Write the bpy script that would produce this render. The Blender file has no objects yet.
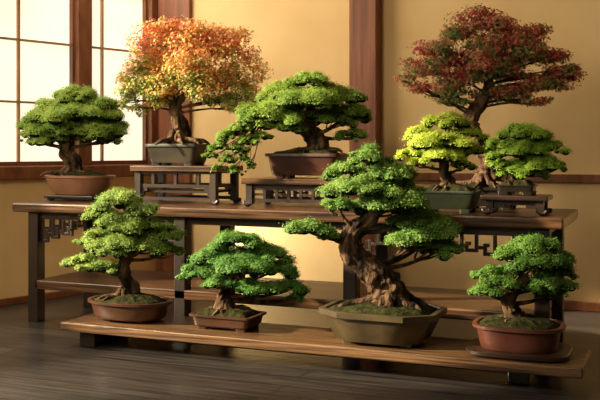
import bpy, math, random
import numpy as np
from mathutils import Vector, Matrix, noise
TH=math.radians(22.5); CT,ST=math.cos(TH),math.sin(TH); F=900.0; H=0.855
scene=bpy.context.scene; col=scene.collection
scene.view_settings.view_transform='Standard'
def depth(px,v): return v/(ST*(px-300)/F+CT)
def cam2w(X,Y): return (X*CT-Y*ST, X*ST+Y*CT)
def lin(c): return tuple(((x/255)/12.92 if x/255<=.04045 else ((x/255+.055)/1.055)**2.4) for x in c)+(1,)
# ------------------------------------------------------------------ materials
def mat(name):
    m=bpy.data.materials.new(name); m.use_nodes=True; nt=m.node_tree
    return m,nt,nt.nodes['Principled BSDF']
def ramp(nt,cols):
    r=nt.nodes.new('ShaderNodeValToRGB'); e=r.color_ramp.elements
    while len(e)<len(cols): e.new(.5)
    for i,(p,c) in enumerate(cols): e[i].position=p; e[i].color=lin(c)
    return r
def noise_mat(name,c1,c2,scale=8,rough=.6,stretch=(1,1,1),bump=.1,bscale=None,detail=5,spec=.5,p=(.3,.7)):
    m,nt,b=mat(name); N=nt.nodes; L=nt.links
    tc=N.new('ShaderNodeTexCoord'); mp=N.new('ShaderNodeMapping'); mp.inputs['Scale'].default_value=stretch
    L.new(tc.outputs['Object'],mp.inputs['Vector'])
    n=N.new('ShaderNodeTexNoise'); n.inputs['Scale'].default_value=scale; n.inputs['Detail'].default_value=detail
    L.new(mp.outputs['Vector'],n.inputs['Vector'])
    r=ramp(nt,[(p[0],c1),(p[1],c2)]); L.new(n.outputs['Fac'],r.inputs['Fac']); L.new(r.outputs['Color'],b.inputs['Base Color'])
    b.inputs['Roughness'].default_value=rough; b.inputs['Specular IOR Level'].default_value=spec
    if bump:
        n2=n
        if bscale:
            n2=N.new('ShaderNodeTexNoise'); n2.inputs['Scale'].default_value=bscale; n2.inputs['Detail'].default_value=6; L.new(mp.outputs['Vector'],n2.inputs['Vector'])
        bp=N.new('ShaderNodeBump'); bp.inputs['Strength'].default_value=bump; bp.inputs['Distance'].default_value=.02
        L.new(n2.outputs['Fac'],bp.inputs['Height']); L.new(bp.outputs['Normal'],b.inputs['Normal'])
    return m
WALL=noise_mat('plaster',(222,188,134),(232,201,149),3,.9,(1,1,1),.05,60,spec=.2)
CEIL=noise_mat('ceiling_board',(150,120,80),(170,135,90),3,.8,(1,8,1),.05)
TABW=noise_mat('table_wood',(40,26,17),(102,70,46),8,.30,(.45,11,11),.16,p=(.34,.68))
BENW=noise_mat('bench_wood',(46,31,21),(128,94,63),8,.32,(.4,13,13),.24,p=(.34,.68))
DARK=noise_mat('dark_wood',(24,16,11),(47,30,20),6,.42,(1,1,1),.1)
DARKX=noise_mat('dark_wood_grain',(28,18,13),(56,36,24),6,.38,(.7,8,8),.1)
POST=noise_mat('post_wood',(102,55,33),(146,85,51),5,.5,(9,9,.5),.08)
FRAME=noise_mat('window_wood',(92,51,30),(132,80,48),6,.5,(4,4,1),.06)
MUNT=noise_mat('muntin_wood',(150,116,80),(176,138,98),6,.6,(4,4,1),.05)
SOIL=noise_mat('moss_soil',(24,24,13),(56,56,27),40,.95,(1,1,1),.6,spec=.1)
BARK=noise_mat('bark',(34,25,18),(120,93,68),16,.9,(1.6,1.6,.5),1.0,30,8,spec=.15,p=(.37,.68))
BARKC=noise_mat('bark_rough',(28,21,16),(110,84,62),18,.9,(1.6,1.6,.45),1.0,34,9,spec=.15,p=(.39,.69))
BARKD=noise_mat('bark_dark',(34,25,20),(112,84,66),16,.9,(1.6,1.6,.5),1.0,30,8,spec=.15,p=(.36,.66))
def floor_mat():
    m,nt,b=mat('floor_planks'); N=nt.nodes; L=nt.links
    tc=N.new('ShaderNodeTexCoord'); br=N.new('ShaderNodeTexBrick')
    br.inputs['Scale'].default_value=1; br.inputs['Brick Width'].default_value=2.6; br.inputs['Row Height'].default_value=.13
    br.inputs['Mortar Size'].default_value=.0035; br.inputs['Color1'].default_value=lin((58,54,54)); br.inputs['Color2'].default_value=lin((84,79,77)); br.inputs['Mortar'].default_value=lin((20,18,18))
    L.new(tc.outputs['Object'],br.inputs['Vector'])
    mp=N.new('ShaderNodeMapping'); mp.inputs['Scale'].default_value=(.8,14,1); L.new(tc.outputs['Object'],mp.inputs['Vector'])
    n=N.new('ShaderNodeTexNoise'); n.inputs['Scale'].default_value=4; n.inputs['Detail'].default_value=6; L.new(mp.outputs['Vector'],n.inputs['Vector'])
    r=ramp(nt,[(.3,(116,114,114)),(.75,(255,252,250))]); L.new(n.outputs['Fac'],r.inputs['Fac'])
    mx=N.new('ShaderNodeMix'); mx.data_type='RGBA'; mx.blend_type='MULTIPLY'; mx.inputs[0].default_value=1
    L.new(br.outputs['Color'],mx.inputs[6]); L.new(r.outputs['Color'],mx.inputs[7]); L.new(mx.outputs[2],b.inputs['Base Color'])
    b.inputs['Roughness'].default_value=.28
    bp=N.new('ShaderNodeBump'); bp.inputs['Strength'].default_value=.18; bp.inputs['Distance'].default_value=.01; L.new(n.outputs['Fac'],bp.inputs['Height']); L.new(bp.outputs['Normal'],b.inputs['Normal'])
    return m
FLOOR=floor_mat()
def glaze(name,c1,c2,rough=.32): return noise_mat(name,c1,c2,7,rough,(1,1,1.6),.04,40,spec=.5)
def pane_mat():
    m=bpy.data.materials.new('shoji_paper'); m.use_nodes=True; nt=m.node_tree; N=nt.nodes; L=nt.links
    for n in list(N): N.remove(n)
    o=N.new('ShaderNodeOutputMaterial'); mx=N.new('ShaderNodeAddShader'); t=N.new('ShaderNodeBsdfDiffuse'); e=N.new('ShaderNodeEmission')
    t.inputs['Color'].default_value=(.7,.66,.58,1)
    tc=N.new('ShaderNodeTexCoord'); ns=N.new('ShaderNodeTexNoise'); ns.inputs['Scale'].default_value=1.5; L.new(tc.outputs['Object'],ns.inputs['Vector'])
    r=ramp(nt,[(.3,(255,238,206)),(.7,(255,248,228))]); L.new(ns.outputs['Fac'],r.inputs['Fac']); L.new(r.outputs['Color'],e.inputs['Color'])
    e.inputs['Strength'].default_value=1.05
    L.new(t.outputs[0],mx.inputs[0]); L.new(e.outputs[0],mx.inputs[1]); L.new(mx.outputs[0],o.inputs[0]); return m
PANE=pane_mat()
def leaf_mat(name,cols,trans=.3,ns=9,mixn=.9,zc=0,zk=0):
    m,nt,b=mat(name); N=nt.nodes; L=nt.links
    g=N.new('ShaderNodeNewGeometry'); r=ramp(nt,cols)
    tc=N.new('ShaderNodeTexCoord'); n=N.new('ShaderNodeTexNoise'); n.inputs['Scale'].default_value=ns; n.inputs['Detail'].default_value=2; L.new(tc.outputs['Object'],n.inputs['Vector'])
    def ma(x,mul,add):
        a=N.new('ShaderNodeMath'); a.operation='MULTIPLY_ADD'; L.new(x,a.inputs[0]); a.inputs[1].default_value=mul
        if hasattr(add,'is_output'): L.new(add,a.inputs[2])
        else: a.inputs[2].default_value=add
        return a.outputs[0]
    v=ma(g.outputs['Random Per Island'],.55,.225-.5*mixn+zc*zk)
    v=ma(n.outputs['Fac'],mixn,v)
    if zk:
        sp=N.new('ShaderNodeSeparateXYZ'); L.new(tc.outputs['Object'],sp.inputs[0]); v=ma(sp.outputs['Z'],-zk,v)
    L.new(v,r.inputs['Fac'])
    L.new(r.outputs['Color'],b.inputs['Base Color']); b.inputs['Roughness'].default_value=.5; b.inputs['Specular IOR Level'].default_value=.3
    t=N.new('ShaderNodeBsdfTranslucent'); L.new(r.outputs['Color'],t.inputs['Color'])
    mx=N.new('ShaderNodeMixShader'); mx.inputs[0].default_value=trans
    o=N['Material Output']; L.new(b.outputs[0],mx.inputs[1]); L.new(t.outputs[0],mx.inputs[2]); L.new(mx.outputs[0],o.inputs[0]); return m
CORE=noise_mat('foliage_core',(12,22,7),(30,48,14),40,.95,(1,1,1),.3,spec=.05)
# ------------------------------------------------------------------ mesh helpers
class MB:
    def __init__(s): s.v=[]; s.f=[]
    def add(s,vs,fs):
        o=len(s.v); s.v+= [tuple(x) for x in vs]; s.f+=[tuple(i+o for i in f) for f in fs]
    def box(s,x0,x1,y0,y1,z0,z1,M=None):
        vs=[(x,y,z) for z in (z0,z1) for x,y in ((x0,y0),(x1,y0),(x1,y1),(x0,y1))]
        if M: vs=[M@Vector(p) for p in vs]
        s.add(vs,[(3,2,1,0),(4,5,6,7),(0,1,5,4),(1,2,6,5),(2,3,7,6),(3,0,4,7)])
    def sweep(s,pts,rads,seg=12,sub=6,rough=0,seed=0,gnarl=0):
        rnd=random.Random(seed); ph=[rnd.uniform(0,6.28) for _ in range(4)]; tw=rnd.uniform(.4,1)*rnd.choice((-1,1))
        P=[Vector(p) for p in pts]; n=len(P); C=[];R=[]
        for i in range(n-1):
            p0=P[max(i-1,0)];p1=P[i];p2=P[i+1];p3=P[min(i+2,n-1)]
            for k in range(sub):
                t=k/sub
                C.append(.5*((2*p1)+(p2-p0)*t+(2*p0-5*p1+4*p2-p3)*t*t+(3*p1-p0-3*p2+p3)*t**3)); R.append(rads[i]*(1-t)+rads[i+1]*t)
        C.append(P[-1]);R.append(rads[-1])
        T=(C[1]-C[0]).normalized(); up=Vector((1,0,0)) if abs(T.x)<.8 else Vector((0,1,0)); U=(up-T*up.dot(T)).normalized()
        vs=[];fs=[]
        for i,c in enumerate(C):
            T=(C[min(i+1,len(C)-1)]-C[max(i-1,0)]).normalized(); U=(U-T*U.dot(T)).normalized(); V=T.cross(U)
            for j in range(seg):
                a=6.2832*j/seg; q=i/len(C)*4*tw
                r=R[i]*(1+rough*(.5*math.sin(3*a+ph[0]+q)+.35*math.sin(5*a+ph[1]-q)+.3*math.sin(i*1.3+ph[2]+2*a)))
                if gnarl:
                    w=Vector((math.cos(a+q*.6)*2.6,math.sin(a+q*.6)*2.6,i*.16+seed))
                    r*=1+gnarl*(noise.noise(w)*.9+.55*noise.noise(w*2.3)-.25*max(0,math.sin(7*a+q*3+ph[3]))**4)
                vs.append(c+(U*math.cos(a)+V*math.sin(a))*r)
        for i in range(len(C)-1):
            for j in range(seg):
                k=(j+1)%seg; fs.append((i*seg+j,i*seg+k,(i+1)*seg+k,(i+1)*seg+j))
        fs.append(tuple(range(seg-1,-1,-1))); b=(len(C)-1)*seg; fs.append(tuple(b+j for j in range(seg)))
        s.add(vs,fs)
    def rings(s,shape,w,d,prof,cap0=True,cap1=True):
        n=len(shape); vs=[];fs=[]
        for sc,z in prof:
            for x,y in shape: vs.append((x*sc*w/2,y*sc*d/2,z))
        for i in range(len(prof)-1):
            for j in range(n):
                k=(j+1)%n; fs.append((i*n+j,i*n+k,(i+1)*n+k,(i+1)*n+j))
        if cap0: fs.append(tuple(range(n-1,-1,-1)))
        if cap1: b=(len(prof)-1)*n; fs.append(tuple(b+j for j in range(n)))
        s.add(vs,fs)
    def build(s,name,m,parent=None,smooth=False,bevel=0,rot=0,loc=(0,0,0)):
        me=bpy.data.meshes.new(name); me.from_pydata(s.v,[],s.f); me.update()
        o=bpy.data.objects.new(name,me); col.objects.link(o); me.materials.append(m)
        if smooth:
            me.polygons.foreach_set('use_smooth',[True]*len(me.polygons))
            if smooth=='angle':
                try: me.set_sharp_from_angle(angle=math.radians(35))
                except Exception: pass
        if bevel:
            b=o.modifiers.new('bevel','BEVEL'); b.width=bevel; b.segments=2; b.limit_method='ANGLE'
        if parent: o.parent=parent
        o.rotation_euler.z=rot; o.location=loc
        return o
def tag(o,label,cat,group=None):
    o['label']=label; o['category']=cat
    if group: o['group']=group
    return o
def empty(name,loc,rz=0):
    o=bpy.data.objects.new(name,None); o.empty_display_size=.05; col.objects.link(o); o.location=loc; o.rotation_euler.z=rz; return o
def struct(o): o['kind']='structure'; return o
# ------------------------------------------------------------------ room
HD=2.42; CZ=2.62; KO=3.55
m=MB(); m.box(-7,2.6,-1,5.3,-.1,0); struct(m.build('floor',FLOOR))
m=MB(); m.box(-3.045,2.6,5.0,5.12,0,CZ); struct(m.build('wall_back',WALL))
CE=MB(); CE.v=[(-3.12,5.12,CZ),(2.6,5.12,CZ),(2.6,.6,CZ),(-4.65,.6,CZ)]; CE.v+=[(x,y,CZ+.06) for x,y,_ in CE.v]
CE.f=[(0,1,2,3),(7,6,5,4),(0,4,5,1),(1,5,6,2),(2,6,7,3),(3,7,4,0)]; struct(CE.build('ceiling',CEIL))
KL=1.1327; LW=Matrix(((-.317,.948,0,-3.045),(-.948,-.317,0,5.0),(0,0,1,0),(0,0,0,1)))   # x along wall towards viewer, y into room
def K(k): return k*KL
m=MB(); m.box(0,K(4.9),-.1,0,0,.69,LW); m.box(0,K(4.9),-.1,0,HD+.08,CZ,LW); m.box(K(KO),K(4.9),-.1,0,.69,HD+.08,LW)
struct(m.build('wall_left',WALL))
m=MB(); m.box(0,K(KO),-.11,.035,.69,.765,LW); struct(m.build('trim_1',FRAME,bevel=.006))
m=MB(); m.box(0,K(KO),-.11,.02,HD,HD+.08,LW); struct(m.build('trim_2',FRAME,bevel=.006))
posts=[(.0,.075),(.475,.56),(1.21,1.27),(1.64,1.69),(KO-.05,KO)]     # beyond the fourth post: unseen gap, shaped to let the sun lamp in
for i,(a,b) in enumerate(posts):
    m=MB(); m.box(K(a),K(b),-.10,.02,.765,HD,LW); struct(m.build('trim_%d'%(3+i),FRAME,bevel=.005))
wins=[(.075,.475,[.375]),(.56,1.21,[.88]),(1.27,1.64,[])]  # third window is out of view, added to keep sun off the right wall
for i,(a,b,vs) in enumerate(wins):
    w=struct(empty('window_%d'%(i+1),LW@Vector(((K(a)+K(b))/2,0,.765))))
    inv=Matrix.Translation(-w.location)
    M=inv@LW
    m=MB(); t=.016
    m.box(K(a),K(a)+t,-.06,-.02,.765,HD,M); m.box(K(b)-t,K(b),-.06,-.02,.765,HD,M); m.box(K(a)+t,K(b)-t,-.06,-.02,.765,.79,M); m.box(K(a)+t,K(b)-t,-.06,-.02,HD-.03,HD,M)
    m.build('sash_frame',FRAME,w)
    m=MB()
    for k in vs: m.box(K(k)-.006,K(k)+.006,-.05,-.03,.79,HD-.03,M)
    for z in (1.125,1.475,1.825,2.13): m.box(K(a)+t,K(b)-t,-.049,-.031,z-.006,z+.006,M)
    m.build('muntin_grid',MUNT,w)
    m=MB(); m.box(K(a)+t,K(b)-t,-.056,-.053,.79,HD-.03,M); m.build('pane',PANE,w)
m=MB(); m.box(-3.05,-2.81,4.965,5.0,0,CZ); struct(m.build('trim_8',POST,bevel=.005))
m=MB(); m.box(-1.725,-1.56,4.90,5.0,0,CZ); struct(m.build('trim_9',POST,bevel=.006))
m=MB(); m.box(-1.56,2.6,4.97,5.0,.68,.725); struct(m.build('trim_10',FRAME,bevel=.005))
m=MB(); m.box(-2.81,-1.725,4.98,5.0,0,.05); m.box(-1.56,2.6,4.98,5.0,0,.05); struct(m.build('baseboard_back',FRAME,bevel=.004))
m=MB(); m.box(.03,K(4.9),0,.018,0,.04,LW); struct(m.build('baseboard_left',FRAME,bevel=.004))
# ------------------------------------------------------------------ long table
TZ=.592; V0=3.60; V1=4.18
tb=empty('long_table',(-1.71,3.89,0)); tag(tb,'long dark wooden table with a lower shelf and carved fretwork brackets','table')
def off(x,y): return x+1.71,y-3.89
def tbox(m,x0,x1,y0,y1,z0,z1): a,b=off(x0,y0); c,d=off(x1,y1); m.box(a,c,b,d,z0,z1)
TX0,TX1=-3.05,-.39
m=MB(); tbox(m,TX0,TX1,V0,V1,TZ-.045,TZ); m.build('tabletop',TABW,tb,bevel=.008)
AZ=TZ-.045; LX=(-2.94,-2.104,-1.274,-.475); FV=V0+.055; BV=V1-.07
m=MB()
tbox(m,LX[0],LX[3],FV-.012,FV+.012,AZ-.036,AZ); tbox(m,LX[0],LX[3],BV-.012,BV+.012,AZ-.036,AZ); tbox(m,LX[0]-.012,LX[0]+.012,FV,BV,AZ-.036,AZ); tbox(m,LX[3]-.012,LX[3]+.012,FV,BV,AZ-.036,AZ)
m.build('apron',DARKX,tb,bevel=.003)
for lx in LX:
    for ly in (FV,BV):
        m=MB(); tbox(m,lx-.03,lx+.03,ly-.03,ly+.03,0,AZ-.0005); m.build('leg',DARK,tb,bevel=.005)
m=MB(); tbox(m,LX[0]+.01,LX[3]-.01,FV-.03,BV+.03,.165,.21); m.build('lower_shelf',TABW,tb,bevel=.006)
def fret(x0,x1,y,axis='x',dr=.10,flip=False):
    """carved meander bracket: a key pattern that steps down towards the leg"""
    m=MB(); L=x1-x0; b=.009; t=.014; zt=AZ-.036
    def B(a0,a1,z0,z1):
        if flip: a0,a1=L-a1,L-a0
        a0+=x0; a1+=x0
        if axis=='x': tbox(m,a0,a1,y-b,y+b,z0,z1)
        else: tbox(m,y-b,y+b,a0,a1,z0,z1)
    n=max(2,round(L/.075)); c=L/n
    for i in range(n):
        d=dr*(1-.35*i/max(1,n-1)); s=i*c
        B(s,s+t,zt-d,zt)                              # drop
        B(s+t,s+c*.72,zt-d,zt-d+t)                    # foot of the key
        B(s+c*.72-t,s+c*.72,zt-d+t,zt-d*.42)          # riser
        B(s+c*.40,s+c*.72-t,zt-d*.42-t,zt-d*.42)      # hook
        B(s+c*.72,s+c,zt-d*.62-t*.5,zt-d*.62+t*.5)    # bridge
    B(L-t,L,zt-dr*.62-t*.5,zt)
    return m.build('fretwork_bracket',DARK,tb,bevel=.002)
fret(LX[0]+.03,LX[0]+.22,FV,dr=.115); fret(LX[3]-.33,LX[3]-.03,FV,dr=.11,flip=True); fret(FV+.03,BV-.03,LX[0],'y',dr=.11); fret(LX[1]-.20,LX[1]-.03,FV,dr=.09,flip=True); fret(LX[2]+.03,LX[2]+.20,FV,dr=.09)
# ------------------------------------------------------------------ low bench
BZ=.106; BV0=3.385
bn=empty('low_bench',(-1.38,BV0,0)); tag(bn,'low wide wooden bench in front of the long table','bench')
m=MB(); m.box(-1.085,1.095,-.165,.165,BZ-.038,BZ); m.build('bench_top',BENW,bn,bevel=.006)
for x,y0 in ((-.97,-.13),(.86,-.05)):
    m=MB(); m.box(x-.04,x+.04,y0,.13,.0,BZ-.0385); m.build('foot',DARK,bn,bevel=.006)
m=MB(); 
m.box(-.93,.82,.02,.044,.02,BZ-.0385); m.build('stretcher',DARKX,bn)
# ------------------------------------------------------------------ stands
def stand(name,label,cx,v,z0,w,d,h,style):
    Y=depth(cx,v); u,vv=cam2w((cx-300)/F*Y,Y); t=tag(empty(name,(u,vv,z0)),label,'stand','wooden stands on the long table')
    T=.027 if h>.1 else (.02 if h>.05 else .014)
    m=MB(); m.box(-w/2,w/2,-d/2,d/2,h-T,h); m.build('stand_top',TABW if h>.1 else DARKX,t,bevel=.004)
    l=.032 if h>.1 else (.030 if h>.05 else .03)
    for sx in (-1,1):
        for sy in (-1,1):
            x=sx*(w/2-.018-l/2); y=sy*(d/2-.016-l/2)
            m=MB(); m.box(x-l/2,x+l/2,y-l/2,y+l/2,min(.012,h*.3),h-T)
            r=min(l*.42,h*.22); m.sweep([(x,y,min(.03,h-T)),(x+sx*.004,y+sy*.002,min(.015,h*.4)),(x+sx*.016,y+sy*.006,r),(x+sx*.024,y+sy*.009,r+.004),(x+sx*.027,y+sy*.010,r+min(.012,h*.2))],[l*.5,l*.5,r,r*.8,r*.5],8,3)
            m.v=[(a,b,max(c,0)) for a,b,c in m.v]
            m.build('leg',DARK,t,bevel=.0015)
    xi=w/2-.018-l; yi=d/2-.016-l/2
    if style=='fret':
        for sy in (-1,1):
            m=MB(); y=sy*yi
            zt=h-T; zm=h*.52
            m.box(-xi,xi,y-.009,y+.009,zm-.016,zm); m.box(-xi,xi,y-.009,y+.009,zt-.012,zt)
            for q in (-.5,0,.5): m.box(q*xi*1.3-.008,q*xi*1.3+.008,y-.008,y+.008,zm,zt-.012)
            for q in (-1,1):
                m.box(min(q*xi,q*(xi-.035)),max(q*xi,q*(xi-.035)),y-.007,y+.007,zm-.034,zm-.016); m.box(min(q*xi,q*(xi-.016)),max(q*xi,q*(xi-.016)),y-.007,y+.007,zm-.056,zm-.034)
            m.box(-xi,xi,y-.008,y+.008,.018,.034)
            m.build('side_lattice',DARKX,t)
        m=MB(); m.box(-xi,xi,-yi+.01,yi-.01,h*.3,h*.3+.012); m.build('inner_shelf',DARKX,t)
        for sx in (-1,1):
            m=MB(); x=sx*(w/2-.018-l/2); m.box(x-.008,x+.008,-yi+l/2,yi-l/2,h*.52-.014,h*.52); m.build('rail',DARKX,t)
    else:
        for sy in (-1,1):
            m=MB(); y=sy*yi; ap=.022*(h/.12)+.004 if h>.05 else .008; m.box(-xi,xi,y-.007,y+.007,h-T-ap,h-T)
            if h>.1:
                zb=.022; m.box(-xi,xi,y-.008,y+.008,zb,zb+.016); zt=h-T-ap; zm=(zb+.016+zt)/2
                n=6
                for i in range(1,n):
                    x=-xi+2*xi*i/n; m.box(x-.007,x+.007,y-.007,y+.007,zb+.016,zt)
                for i in range(0,n,2):
                    x0=-xi+2*xi*i/n+(.007 if i else 0); x1=-xi+2*xi*(i+1)/n-.007; m.box(x0,x1,y-.006,y+.006,zm-.005,zm+.005)
            elif h>.05:
                for q in (-1,1): m.box(min(q*xi,q*(xi-.04)),max(q*xi,q*(xi-.04)),y-.006,y+.006,h-T-ap-.012,h-T-ap)
            m.build('side_lattice',DARKX,t)
        for sx in (-1,1):
            m=MB(); x=sx*(w/2-.018-l/2); m.box(x-.007,x+.007,-yi+l/2,yi-l/2,max(.006,h-T-.02),h-T); m.build('rail',DARKX,t)
    return t
G=1.033
stand('display_stand','taller wooden display stand under the orange maple',187,3.91,TZ,.485,.28,.186,'fret')
stand('display_stand','wide dark lattice stand under the brown pot in the middle of the table',298,3.89,TZ,.46,.28,.132,'bar')
stand('display_stand','small dark stand with curled feet at the right end of the table',517,3.735,TZ,.265,.175,.080,'bar')
stand('display_stand','very low dark stand under the oval terracotta pot near the window',80,3.91,TZ,.30,.21,.030,'bar')
# ------------------------------------------------------------------ pots
def superell(n,N=64):
    r=[]
    for i in range(N):
        a=6.28318*i/N; c,s=math.cos(a),math.sin(a)
        r.append((math.copysign(abs(c)**(2/n),c),math.copysign(abs(s)**(2/n),s)))
    return r
OVAL=superell(2.2); RECT=superell(11,96); ROUND=superell(3.0)
def octo():
    a=.56; pts=[(1,-a),(1,a),(a,1),(-a,1),(-1,a),(-1,-a),(-a,-1),(a,-1)]; out=[]
    for i in range(8):
        p,q=pts[i],pts[(i+1)%8]
        for t in (0,.33,.67): out.append((p[0]+(q[0]-p[0])*t,p[1]+(q[1]-p[1])*t))
    return out
OCT=octo()
def make_pot(root,shape,w,d,h,m_,foot,style,rz):
    f=.014 if foot else 0
    if style=='bowl': pr=[(.62,f),(.70,f+.004),(.82,h*.35),(.92,h*.65),(.96,h*.84),(.965,h*.86),(1,h*.88),(1,h*.985),(.985,h),(.90,h),(.885,h*.97),(.86,h*.8)]
    elif style=='straight': pr=[(.80,f),(.82,f+.004),(.86,h*.3),(.91,h*.8),(.92,h*.85),(1,h*.87),(1,h*.985),(.988,h),(.90,h),(.885,h*.97),(.86,h*.8)]
    elif style=='facet': pr=[(.72,f),(.74,f+.004),(.91,h*.80),(.915,h*.815),(1,h*.835),(1,h*.99),(.992,h),(.91,h),(.90,h*.97),(.87,h*.8)]
    else: pr=[(.76,f),(.79,f+.006),(.87,h*.35),(.945,h*.82),(.95,h*.86),(1,h*.885),(1,h*.985),(.99,h),(.91,h),(.90,h*.97),(.87,h*.8)]
    m=MB(); m.rings(shape,w,d,pr); p=m.build('pot',m_,root,smooth='angle',rot=rz)
    if foot:
        k=.54 if style=='bowl' else .62
        if shape is OCT: k=.5
        if shape in (OVAL,ROUND): kx,ky=k*.66,k*.62
        else: kx,ky=k,k*.9
        for sx in (-1,1):
            for sy in (-1,1):
                mm=MB(); x=sx*kx*w/2; y=sy*ky*d/2
                mm.rings(superell(5,24),.05,.034,[(.8,0),(.9,.002),(1,.014),(1,.0165)]); mm.v=[(a+x,b+y,c) for a,b,c in mm.v]
                mm.build('pot_foot',m_,p)
    m=MB(); R=[(.885,h*.93),(.75,h+.006),(.55,h+.016),(.3,h+.024),(.08,h+.026)]
    m.rings(shape,w,d,[(.87,h*.82)]+R)
    m.v=[(x,y,z+(.009*noise.noise(Vector((x*38,y*38,1.3))) if z>h else 0)) for x,y,z in m.v]
    m.build('moss_soil',SOIL,root,smooth=True,rot=rz)
    return h
# ------------------------------------------------------------------ foliage
DIA=np.array([(0,-.5,0),(.27,.0,.07),(0,.55,0),(-.27,.0,.07)]); DIAF=[(0,1,2),(0,2,3)]
_a=[(-90,.12),(-50,.36),(-22,.2),(12,.5),(38,.22),(90,.62),(142,.22),(168,.5),(202,.2),(230,.36)]
MAP=np.array([(r*math.cos(math.radians(a)),r*math.sin(math.radians(a)),-.12*r) for a,r in _a]); MAPF=[tuple(range(10))]
def uvs(nu=8,nv=5):
    vs=[(0,0,1)];fs=[]
    for i in range(1,nv):
        t=math.pi*i/nv
        for j in range(nu): p=6.28318*j/nu; vs.append((math.sin(t)*math.cos(p),math.sin(t)*math.sin(p),math.cos(t)))
    vs.append((0,0,-1)); e=len(vs)-1
    for j in range(nu): fs.append((0,1+j,1+(j+1)%nu)); fs.append((e,1+(nv-2)*nu+(j+1)%nu,1+(nv-2)*nu+j))
    for i in range(nv-2):
        for j in range(nu):
            a=1+i*nu+j;b=1+i*nu+(j+1)%nu; fs.append((a,a+nu,b+nu,b))
    return np.array(vs),fs
SPH,SPHF=uvs()
def norm(a): return a/np.maximum(np.linalg.norm(a,axis=1,keepdims=True),1e-9)
def foliage(root,c,rx,ry,rz,size,mt,rng,kind,dens=1.0):
    pos=[];nor=[];cores=[]
    c=np.array(c)
    if kind=='maple': nl=max(5,min(10,int(5+rx*30)))
    else: nl=max(9,min(26,int(10+rx*115)))
    for i in range(nl):
        if kind=='maple':
            d=rng.normal(size=3); d/=np.linalg.norm(d); q=rng.uniform(.25,.85); lc=d*q*np.array((rx,ry,rz)); lr=np.array((rx,ry,rz))*rng.uniform(.32,.48)
        else:
            a=6.283*(i*.382+rng.uniform(-.16,.16)); q=math.sqrt((i+.3)/nl)*rng.uniform(.6,1.08)
            k=rng.uniform(.15,.33)
            lc=np.array((rx*q*math.cos(a),ry*q*math.sin(a),rz*(.8*(1-q*q)-.4)+rng.uniform(-.22,.2)*rz)); lr=np.array((rx*k,ry*k,max(rx*k*.5,min(rz*.55,rx*k*.75))))
        area=4*math.pi*((lr[0]*lr[1]+lr[0]*lr[2]+lr[1]*lr[2])/3)
        n=int(dens*area/(size*size*(.30 if kind!='maple' else .62)))
        d=norm(rng.normal(size=(n,3)))
        if kind!='maple': d[:,2]=np.where(d[:,2]<-.25,-d[:,2],d[:,2])
        rr=rng.uniform(.80,1.12,size=(n,1))+np.maximum(0,rng.normal(size=(n,1)))*.28 if kind!='maple' else rng.uniform(.4,1.35,size=(n,1))
        pos.append(c+lc+d*lr*rr); nor.append(norm(d*.65+np.array((-.25,-.2,.5))+rng.normal(size=(n,3))*.38)); cores.append((c+lc,lr*(.80 if kind!='maple' else 0.3)))
    pos=np.vstack(pos); nor=np.vstack(nor); n=len(pos)
    t=norm(np.cross(nor,rng.normal(size=(n,3)))); b=np.cross(nor,t); sc=(size*rng.uniform(.65,1.35,size=(n,1)))
    T,TF=(DIA,DIAF) if kind!='maple' else (MAP,MAPF)
    V=(pos[:,None,:]+sc[:,:,None]*(T[None,:,0:1]*t[:,None,:]+T[None,:,1:2]*b[:,None,:]+T[None,:,2:3]*nor[:,None,:])).reshape(-1,3)
    base=(np.arange(n)*len(T))[:,None]
    idx=np.concatenate([np.array(f)[None,:]+base for f in TF],axis=1).reshape(-1); tot=np.full(n*len(TF),len(TF[0])); mi=np.zeros(n*len(TF),int)
    extraV=[];ei=[];et=[]; o=len(V)
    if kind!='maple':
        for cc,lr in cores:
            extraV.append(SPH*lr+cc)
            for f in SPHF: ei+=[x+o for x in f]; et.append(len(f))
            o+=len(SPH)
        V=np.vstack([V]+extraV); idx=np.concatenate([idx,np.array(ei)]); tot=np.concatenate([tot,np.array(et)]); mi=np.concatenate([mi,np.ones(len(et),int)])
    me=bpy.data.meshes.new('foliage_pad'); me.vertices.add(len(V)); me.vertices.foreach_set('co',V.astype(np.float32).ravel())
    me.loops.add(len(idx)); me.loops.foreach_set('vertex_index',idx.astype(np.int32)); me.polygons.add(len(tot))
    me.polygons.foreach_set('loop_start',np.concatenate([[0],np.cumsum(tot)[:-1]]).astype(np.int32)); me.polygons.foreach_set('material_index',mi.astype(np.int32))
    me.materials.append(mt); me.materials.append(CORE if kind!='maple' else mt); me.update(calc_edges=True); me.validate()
    ob=bpy.data.objects.new('foliage_pad',me); col.objects.link(ob); ob.parent=root; return ob
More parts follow.
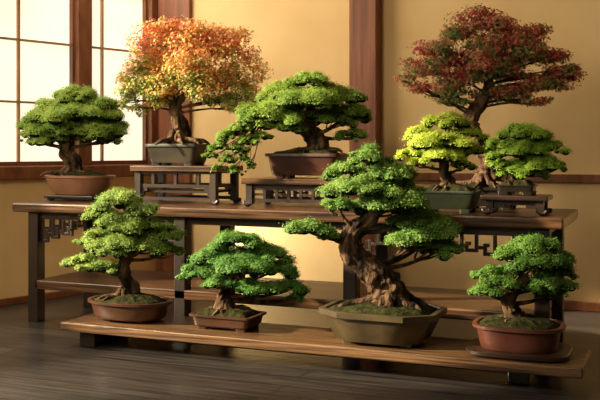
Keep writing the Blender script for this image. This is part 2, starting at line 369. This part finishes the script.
def tree(name,label,group,px0,v,z0,pot,trunk,pads,lm,size,kind='leaf',bark=BARK,seed=1,dens=1.0,depthk=.85,rootk=1.0,tall=1.34,gn=.34):
    rng=np.random.default_rng(seed); rnd=random.Random(seed)
    Y=depth(px0,v); X0=(px0-300)/F*Y; u,vv=cam2w(X0,Y)
    root=tag(empty(name,(u,vv,z0),TH),label,'bonsai',group)
    pot=(pot[0],pot[1]*G,pot[2]*G,pot[3]*G)+tuple(pot[4:])
    h=make_pot(root,*pot,-TH)
    def L(px,py,dy=0):
        D=Y+dy; return Vector(((px-300)/F*D-X0,dy,H-(py-150)/F*D-z0))
    s=Y/F
    tm=MB(); pts=[L(p[0],p[1],(p[3] if len(p)>3 else 0)*s) for p in trunk]; pts[0].z=h-.005; rads=[p[2]*s for p in trunk]
    tm.sweep(pts,rads,40,11,.12,seed,gn)
    r0=rads[0]; nr=8
    for i in range(nr):
        a=6.283*i/nr+rnd.uniform(-.3,.3); k=rnd.uniform(1.4,2.2)*rootk; dx,dy=math.cos(a),math.sin(a)
        b=Vector((pts[0].x,pts[0].y,h)); wv=rnd.uniform(-.4,.4)*r0
        tm.sweep([b+Vector((dx*r0*.35,dy*r0*.35,r0*rnd.uniform(.6,1.0))),b+Vector((dx*r0*.95,dy*r0*.95,r0*.30)),b+Vector((dx*r0*k-dy*wv,dy*r0*k*.8+dx*wv,.016)),b+Vector((dx*r0*k*1.3,dy*r0*k*1.05,-.004))],[r0*.34,r0*.25,r0*.15,r0*.06],12,6,.12,seed+i,.25)
    to=tm.build('trunk',bark,root,smooth=True)
    fine=[]
    for i in range(len(pts)-1):
        for k in range(6): fine.append((pts[i].lerp(pts[i+1],k/6),rads[i]*(1-k/6)+rads[i+1]*k/6))
    fine.append((pts[-1],rads[-1]))
    for i,p in enumerate(pads):
        px,py,rx,ry=p[:4]; dpt=(p[4] if len(p)>4 else rnd.uniform(-.45,.45)*rx*1.1)*s
        c=L(px,py,dpt); RX=rx*s; RY=RX*depthk*rnd.uniform(.85,1.1); RZ=ry*s*(tall if kind!='maple' else 1)
        foliage(root,c,RX,RY,RZ,size,lm,rng,kind,dens)
        end=c+Vector((0,0,-RZ*.15))
        best=min(fine,key=lambda q:(q[0]-end).length+max(0,q[0].z-end.z+RX*.25)*3+ (0 if q[0].z>h+.25*(pts[-1].z-h) else .15))
        st,r=best; br=max(min(r*.42,.011),.003)
        if len(p)>5: st=L(p[5],p[6],p[7]*s); br=.0032        # twig that leaves another branch of the same limb
        if kind=='maple': br*=.6
        mid=st.lerp(end,.5)+Vector((rnd.uniform(-.1,.1)*RX,rnd.uniform(-.1,.1)*RX,(-.06 if kind!='maple' else .03)*(end-st).length))
        b=MB(); b.sweep([st,mid,end],[br,br*.7,br*.3],8,5,.12,seed+i)
        for j in range(4 if kind=='maple' else 3):
            a=rnd.uniform(0,6.28); q=rnd.uniform(.4,.75); e2=c+Vector((math.cos(a)*RX*q,math.sin(a)*RY*q,RZ*rnd.uniform(-.1,.35)))
            b.sweep([mid.lerp(end,.3),mid.lerp(e2,.6)+Vector((0,0,-.01)),e2],[br*.5,br*.4,br*.15],6,4,.1,seed+i+j)
        b.build('branch',bark,to,smooth=True)
    return root
def greens(name,d,m_,l,t=.28): return leaf_mat(name,[(.1,d),(.5,m_),(.9,l)],t)
G_A=greens('leaf_soft_green',(76,112,42),(128,160,68),(186,204,104))
G_B=greens('leaf_deep_green',(54,102,40),(88,140,58),(138,178,84))
G_C=greens('leaf_mid_green',(66,110,44),(110,152,66),(164,192,96))
G_D=greens('leaf_forest_green',(54,98,38),(92,138,54),(142,174,78))
G_E=greens('leaf_pine_green',(72,112,36),(122,156,56),(178,196,88))
G_E2=greens('leaf_bright_green',(88,128,44),(142,174,68),(196,212,104))
G_I=greens('leaf_lime',(150,174,46),(188,208,74),(226,236,122),.4)
G_J=greens('leaf_apple',(112,158,50),(158,198,70),(202,222,106),.35)
M_F=leaf_mat('maple_orange',[(.0,(188,80,52)),(.24,(222,122,78)),(.42,(236,162,100)),(.54,(226,192,114)),(.64,(186,186,94)),(.85,(118,152,68))],.4,8,1.0,.50,.95)
M_H=leaf_mat('maple_red',[(.05,(156,52,58)),(.33,(196,88,86)),(.48,(208,130,104)),(.56,(176,148,92)),(.68,(104,142,74))],.4,8,1.4,.66,.5)
P_A=glaze('brown_glaze',(54,33,23),(80,50,34)); P_B=glaze('dark_brown_glaze',(52,32,22),(80,50,34)); P_C=glaze('olive_brown_glaze',(54,45,29),(80,67,44),.4)
P_D=glaze('red_clay',(68,34,24),(92,50,36),.45); P_E=glaze('terracotta',(122,82,60),(154,107,78),.5); P_F=glaze('grey_glaze',(46,43,36),(68,62,51)); P_G=glaze('chestnut_glaze',(54,32,24),(80,48,35)); P_I=glaze('dark_green_glaze',(28,33,24),(44,48,34)); P_H=glaze('black_brown_glaze',(24,19,16),(38,30,25))
LO='bonsai on the low bench'; UP='bonsai on the long table'
tree('potted_bonsai','soft green bonsai in an oval brown pot, leftmost on the low bench',LO,130,3.385,BZ,(OVAL,.385,.25,.088,P_A,True,'straight'),
 [(124,300,10),(131,289,7,2),(124,275,6),(126,260,5),(137,243,4),(131,224,3),(124,206,2)],
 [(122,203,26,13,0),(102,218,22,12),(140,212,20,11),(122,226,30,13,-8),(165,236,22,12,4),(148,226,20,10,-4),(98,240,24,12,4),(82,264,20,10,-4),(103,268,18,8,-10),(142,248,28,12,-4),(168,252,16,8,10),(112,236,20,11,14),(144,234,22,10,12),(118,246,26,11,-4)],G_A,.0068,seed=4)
tree('potted_bonsai','low spreading deep green bonsai in a shallow rectangular pot, second from left on the bench',LO,228,3.385,BZ,(RECT,.28,.18,.062,P_B,True,'straight'),
 [(226,312,11),(224,300,8),(230,288,6),(240,276,5,-3),(240,262,4),(240,248,2)],
 [(238,243,26,10,0),(216,256,24,10,4),(262,256,28,10,6),(200,273,23,9,0),(236,268,32,10,-12),(272,271,25,9,-4),(287,289,22,8,-4),(256,289,26,8,-14),(220,284,18,7,-16),(297,298,12,7,-6),(240,258,26,10,12)],G_B,.0068,seed=5)
tree('potted_bonsai','largest bonsai with a thick twisting trunk in an olive octagonal pot on the bench',LO,383,3.385,BZ,(OCT,.45,.34,.128,P_C,True,'facet'),
 [(391,306,22),(389,292,17,-3),(380,279,14,-4),(363,265,12.5,-2),(351,249,11),(354,232,9,2),(371,217,7.5,0),(378,198,5.5),(368,178,4),(368,160,2)],
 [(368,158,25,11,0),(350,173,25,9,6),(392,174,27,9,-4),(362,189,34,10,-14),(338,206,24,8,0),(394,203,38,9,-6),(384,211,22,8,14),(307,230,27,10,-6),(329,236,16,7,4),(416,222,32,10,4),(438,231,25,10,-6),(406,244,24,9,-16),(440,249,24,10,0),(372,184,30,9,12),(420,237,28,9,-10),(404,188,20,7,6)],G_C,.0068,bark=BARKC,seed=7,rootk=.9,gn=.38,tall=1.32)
tree('potted_bonsai','dark green rounded bonsai in a reddish brown clay pot, rightmost on the bench',LO,519,3.385,BZ+.022,(ROUND,.32,.26,.086,P_D,False,'straight'),
 [(518,324,10),(512,312,7.5),(508,300,6.5),(518,286,5),(532,270,4),(536,254,2)],
 [(534,248,28,11,0),(556,259,21,9,4),(512,256,20,9,4),(540,266,28,10,-14),(488,276,21,10,-2),(561,274,15,8,-2),(546,284,26,9,-4),(500,286,24,9,-12),(485,292,15,7,0),(553,293,15,6,4),(534,264,24,9,12),(504,272,18,8,6)],G_D,.0068,seed=9)
tree('potted_bonsai','domed pine green bonsai in an oval terracotta pot nearest the window',UP,80,3.91,TZ+.030,(OVAL,.385,.25,.098,P_E,False,'bowl'),
 [(72,176,11),(74,163,8),(66,152,6.5),(70,138,5),(78,120,4),(76,102,2)],
 [(76,98,24,11,0),(56,109,24,10,4),(97,107,25,10,2),(76,116,32,10,-10),(36,127,20,10,0),(62,131,28,10,-8),(94,130,28,10,-6),(112,128,18,9,2),(76,136,26,9,12),(30,136,13,7,-4),(76,110,28,11,12),(48,119,24,10,-6),(104,118,22,10,-4),(50,141,20,7,-6),(100,139,20,7,-2)],G_E2,.0078,seed=11)
tree('potted_maple_bonsai','orange autumn maple bonsai in a grey rectangular pot on the tall stand',UP,178,3.91,TZ+.186,(RECT,.29,.17,.104,P_F,True,'straight'),
 [(178,142,13),(181,130,9),(177,118,7,-2),(176,104,6),(186,88,4.5),(192,68,3.5),(188,44,2)],
 [(188,28,36,18,0),(156,42,32,19,4),(222,42,32,19,2),(190,58,40,24,-8),(142,64,28,22,0),(240,68,26,22,0),(136,88,22,17,-4),(164,80,30,20,8),(218,78,32,20,-6),(248,84,18,15,2),(126,74,14,14,2),(190,84,30,14,12),(154,98,22,11,-8),(216,99,26,11,6),(196,78,26,18,-14),(124,99,11,13,-2),(251,99,13,14,0),(142,106,16,9,4),(234,107,18,8,-4),(174,96,20,10,14)],M_F,.0168,'maple',seed=13,dens=1.1)
CS=(262,118,-6)
tree('potted_bonsai','wide bonsai with a trailing left branch in a brown pot on the lattice stand',UP,308,3.89,TZ+.132,(RECT,.36,.19,.112,P_G,True,'straight'),
 [(318,154,12),(319,144,10),(312,134,9),(302,124,7,-2),(306,112,5),(312,100,4),(306,88,2)],
 [(308,84,25,11,0),(284,95,27,10,4),(334,97,29,10,2),(308,104,38,11,-10),(268,112,27,10,0),(348,114,24,8,0),(320,116,28,8,8),(352,136,18,6,0),(284,120,28,8,-6),(306,100,32,11,12),(336,122,20,6,-6),(290,128,18,6,-10),
  (264,126,18,7,-8)+CS,(250,122,18,8,-8)+CS,(242,131,16,8,-14)+CS,(230,137,15,8,-16)+CS,(220,147,12,8,-18)+CS,(248,142,13,8,-18)+CS,(237,151,12,8,-20)+CS,(211,156,9,7,-18)+CS,(227,161,10,7,-20)+CS,(243,160,9,7,-22)+CS,(252,167,7,6,-20)+CS,(234,171,8,6,-22)+CS,(217,168,8,6,-20)+CS,(262,138,13,6,-14)+CS],G_E,.0076,seed=15)
tree('potted_maple_bonsai','dark red maple bonsai with a tall trunk at the back right of the table',UP,490,4.06,TZ,(RECT,.26,.17,.095,P_H,True,'straight'),
 [(484,188,13),(492,172,10.5),(488,156,9.5),(476,138,8.5),(471,120,7.5,2),(481,102,6.5),(489,84,5),(480,60,4),(484,34,2)],
 [(488,18,34,13,0),(456,30,32,15,2),(522,32,36,14,0),(486,46,46,16,-8),(434,48,30,14,0),(458,62,36,15,6),(520,54,42,15,-4),(552,56,30,12,2),(424,70,28,13,-4),(500,72,40,14,8),(562,72,24,9,0),(464,80,36,12,-4),(524,86,36,10,2),(418,87,18,9,0),(444,90,28,10,-6),(490,94,30,10,4),(546,80,30,10,-2),(488,60,40,17,-12),(573,76,13,6,-2),(406,80,12,7,-2),(532,101,22,7,-6),(450,101,22,7,-2),(575,68,11,5,2),(514,98,22,7,6)],M_H,.0165,'maple',BARKD,seed=17,dens=1.25)
tree('potted_bonsai','yellow-green bonsai in a dark green pot beside the low dark stand',UP,449,3.77,TZ,(RECT,.25,.15,.09,P_I,True,'flare'),
 [(446,196,8),(450,184,6),(444,172,5),(446,158,4),(450,142,3),(446,126,2)],
 [(446,124,25,9,0),(424,136,22,8,2),(468,135,20,8,2),(444,143,30,9,-8),(411,155,15,7,0),(438,159,26,8,-6),(472,152,18,8,-2),(462,166,14,6,4),(446,150,24,8,10),(420,163,14,6,-4)],G_I,.007,seed=19)
tree('potted_bonsai','small apple-green bonsai on the low dark stand at the table end',UP,517,3.735,TZ+.080,(RECT,.15,.11,.040,P_H,True,'flare'),
 [(516,188,7),(512,178,5),(518,168,4),(524,154,3),(522,138,2)],
 [(522,134,26,9,0),(502,146,18,8,2),(546,148,20,8,0),(522,152,28,9,-8),(499,165,14,7,0),(537,164,26,8,-4),(516,172,18,7,-6),(554,168,12,6,2),(526,147,22,8,10),(530,174,20,6,-10)],G_J,.007,seed=21)
# slab under the red clay pot
Y=depth(519,3.385); u,v=cam2w((519-300)/F*Y,Y)
t=tag(empty('pot_slab',(u,v,BZ)),'flat dark wooden slab under the reddish brown clay pot','stand')
m=MB(); m.rings(superell(4,72),.37,.30,[(.97,.005),(1,.009),(1,.019),(.985,.0215)]); m.build('slab_top',DARKX,t,smooth='angle')
for sx in (-1,1):
    for sy in (-1,1):
        m=MB(); m.box(sx*.12-.02,sx*.12+.02,sy*.085-.015,sy*.085+.015,0,.0055); m.build('foot',DARK,t)
# ------------------------------------------------------------------ light, world, camera
def lamp(name,typ,loc,dirv,energy,color,**k):
    l=bpy.data.lights.new(name,typ); l.energy=energy; l.color=color
    for a,b in k.items(): setattr(l,a,b)
    o=bpy.data.objects.new(name,l); col.objects.link(o); o.location=loc; o.rotation_euler=Vector(dirv).to_track_quat('-Z','Y').to_euler(); return o
lamp('sun','SUN',(-6,1,4),(.80,.42,-.36),15,(1,.83,.54),angle=math.radians(2.5))
p=LW@Vector((K(2.15),.08,1.65)); 
lamp('bay_daylight','AREA',p,(.93,-.24,-.33),108,(1,.86,.60),shape='RECTANGLE',size=2.2,size_y=1.4)  # added area lamp in the unseen opening, lights the trees from the left
lamp('window_daylight','AREA',LW@Vector((K(.62),.14,2.2)),(.80,.30,-.52),20,(1,.89,.68),shape='RECTANGLE',size=.8,size_y=.3)  # added area lamp above the view, brightens the wall left of the post
a=cam2w(-2.0,1.1); tgt=cam2w(-.3,4.0)
lamp('soft_key','AREA',(a[0],a[1],2.25),(tgt[0]-a[0],tgt[1]-a[1],.6-2.25),46,(1,.86,.62),size=.9)  # added fill from front left, lights the sides facing the camera
p=Vector((-3.0,4.62,.62)); q=Vector((-2.05,5.0,.10))
lamp('low_beam','SPOT',p,q-p,150,(1,.88,.64),spot_size=math.radians(36),spot_blend=.3,shadow_soft_size=.015)  # added spot standing in for the sunbeam on the wall under the table
lamp('floor_beam','SPOT',(-.85,4.60,1.3),(.50,.10,-1.3),230,(1,.80,.50),spot_size=math.radians(26),spot_blend=.3,shadow_soft_size=.03)  # added spot without a fixture, stands in for sun on the floor at right
w=bpy.data.worlds.new('world'); scene.world=w; w.use_nodes=True
bg=w.node_tree.nodes['Background']; bg.inputs['Color'].default_value=(1,.87,.68,1); bg.inputs['Strength'].default_value=.11
cam=bpy.data.cameras.new('camera'); co=bpy.data.objects.new('camera',cam); col.objects.link(co)
co.location=(0,0,H); co.rotation_euler=(math.pi/2,0,TH); cam.sensor_width=36; cam.lens=54; cam.shift_y=-50/600
scene.camera=co
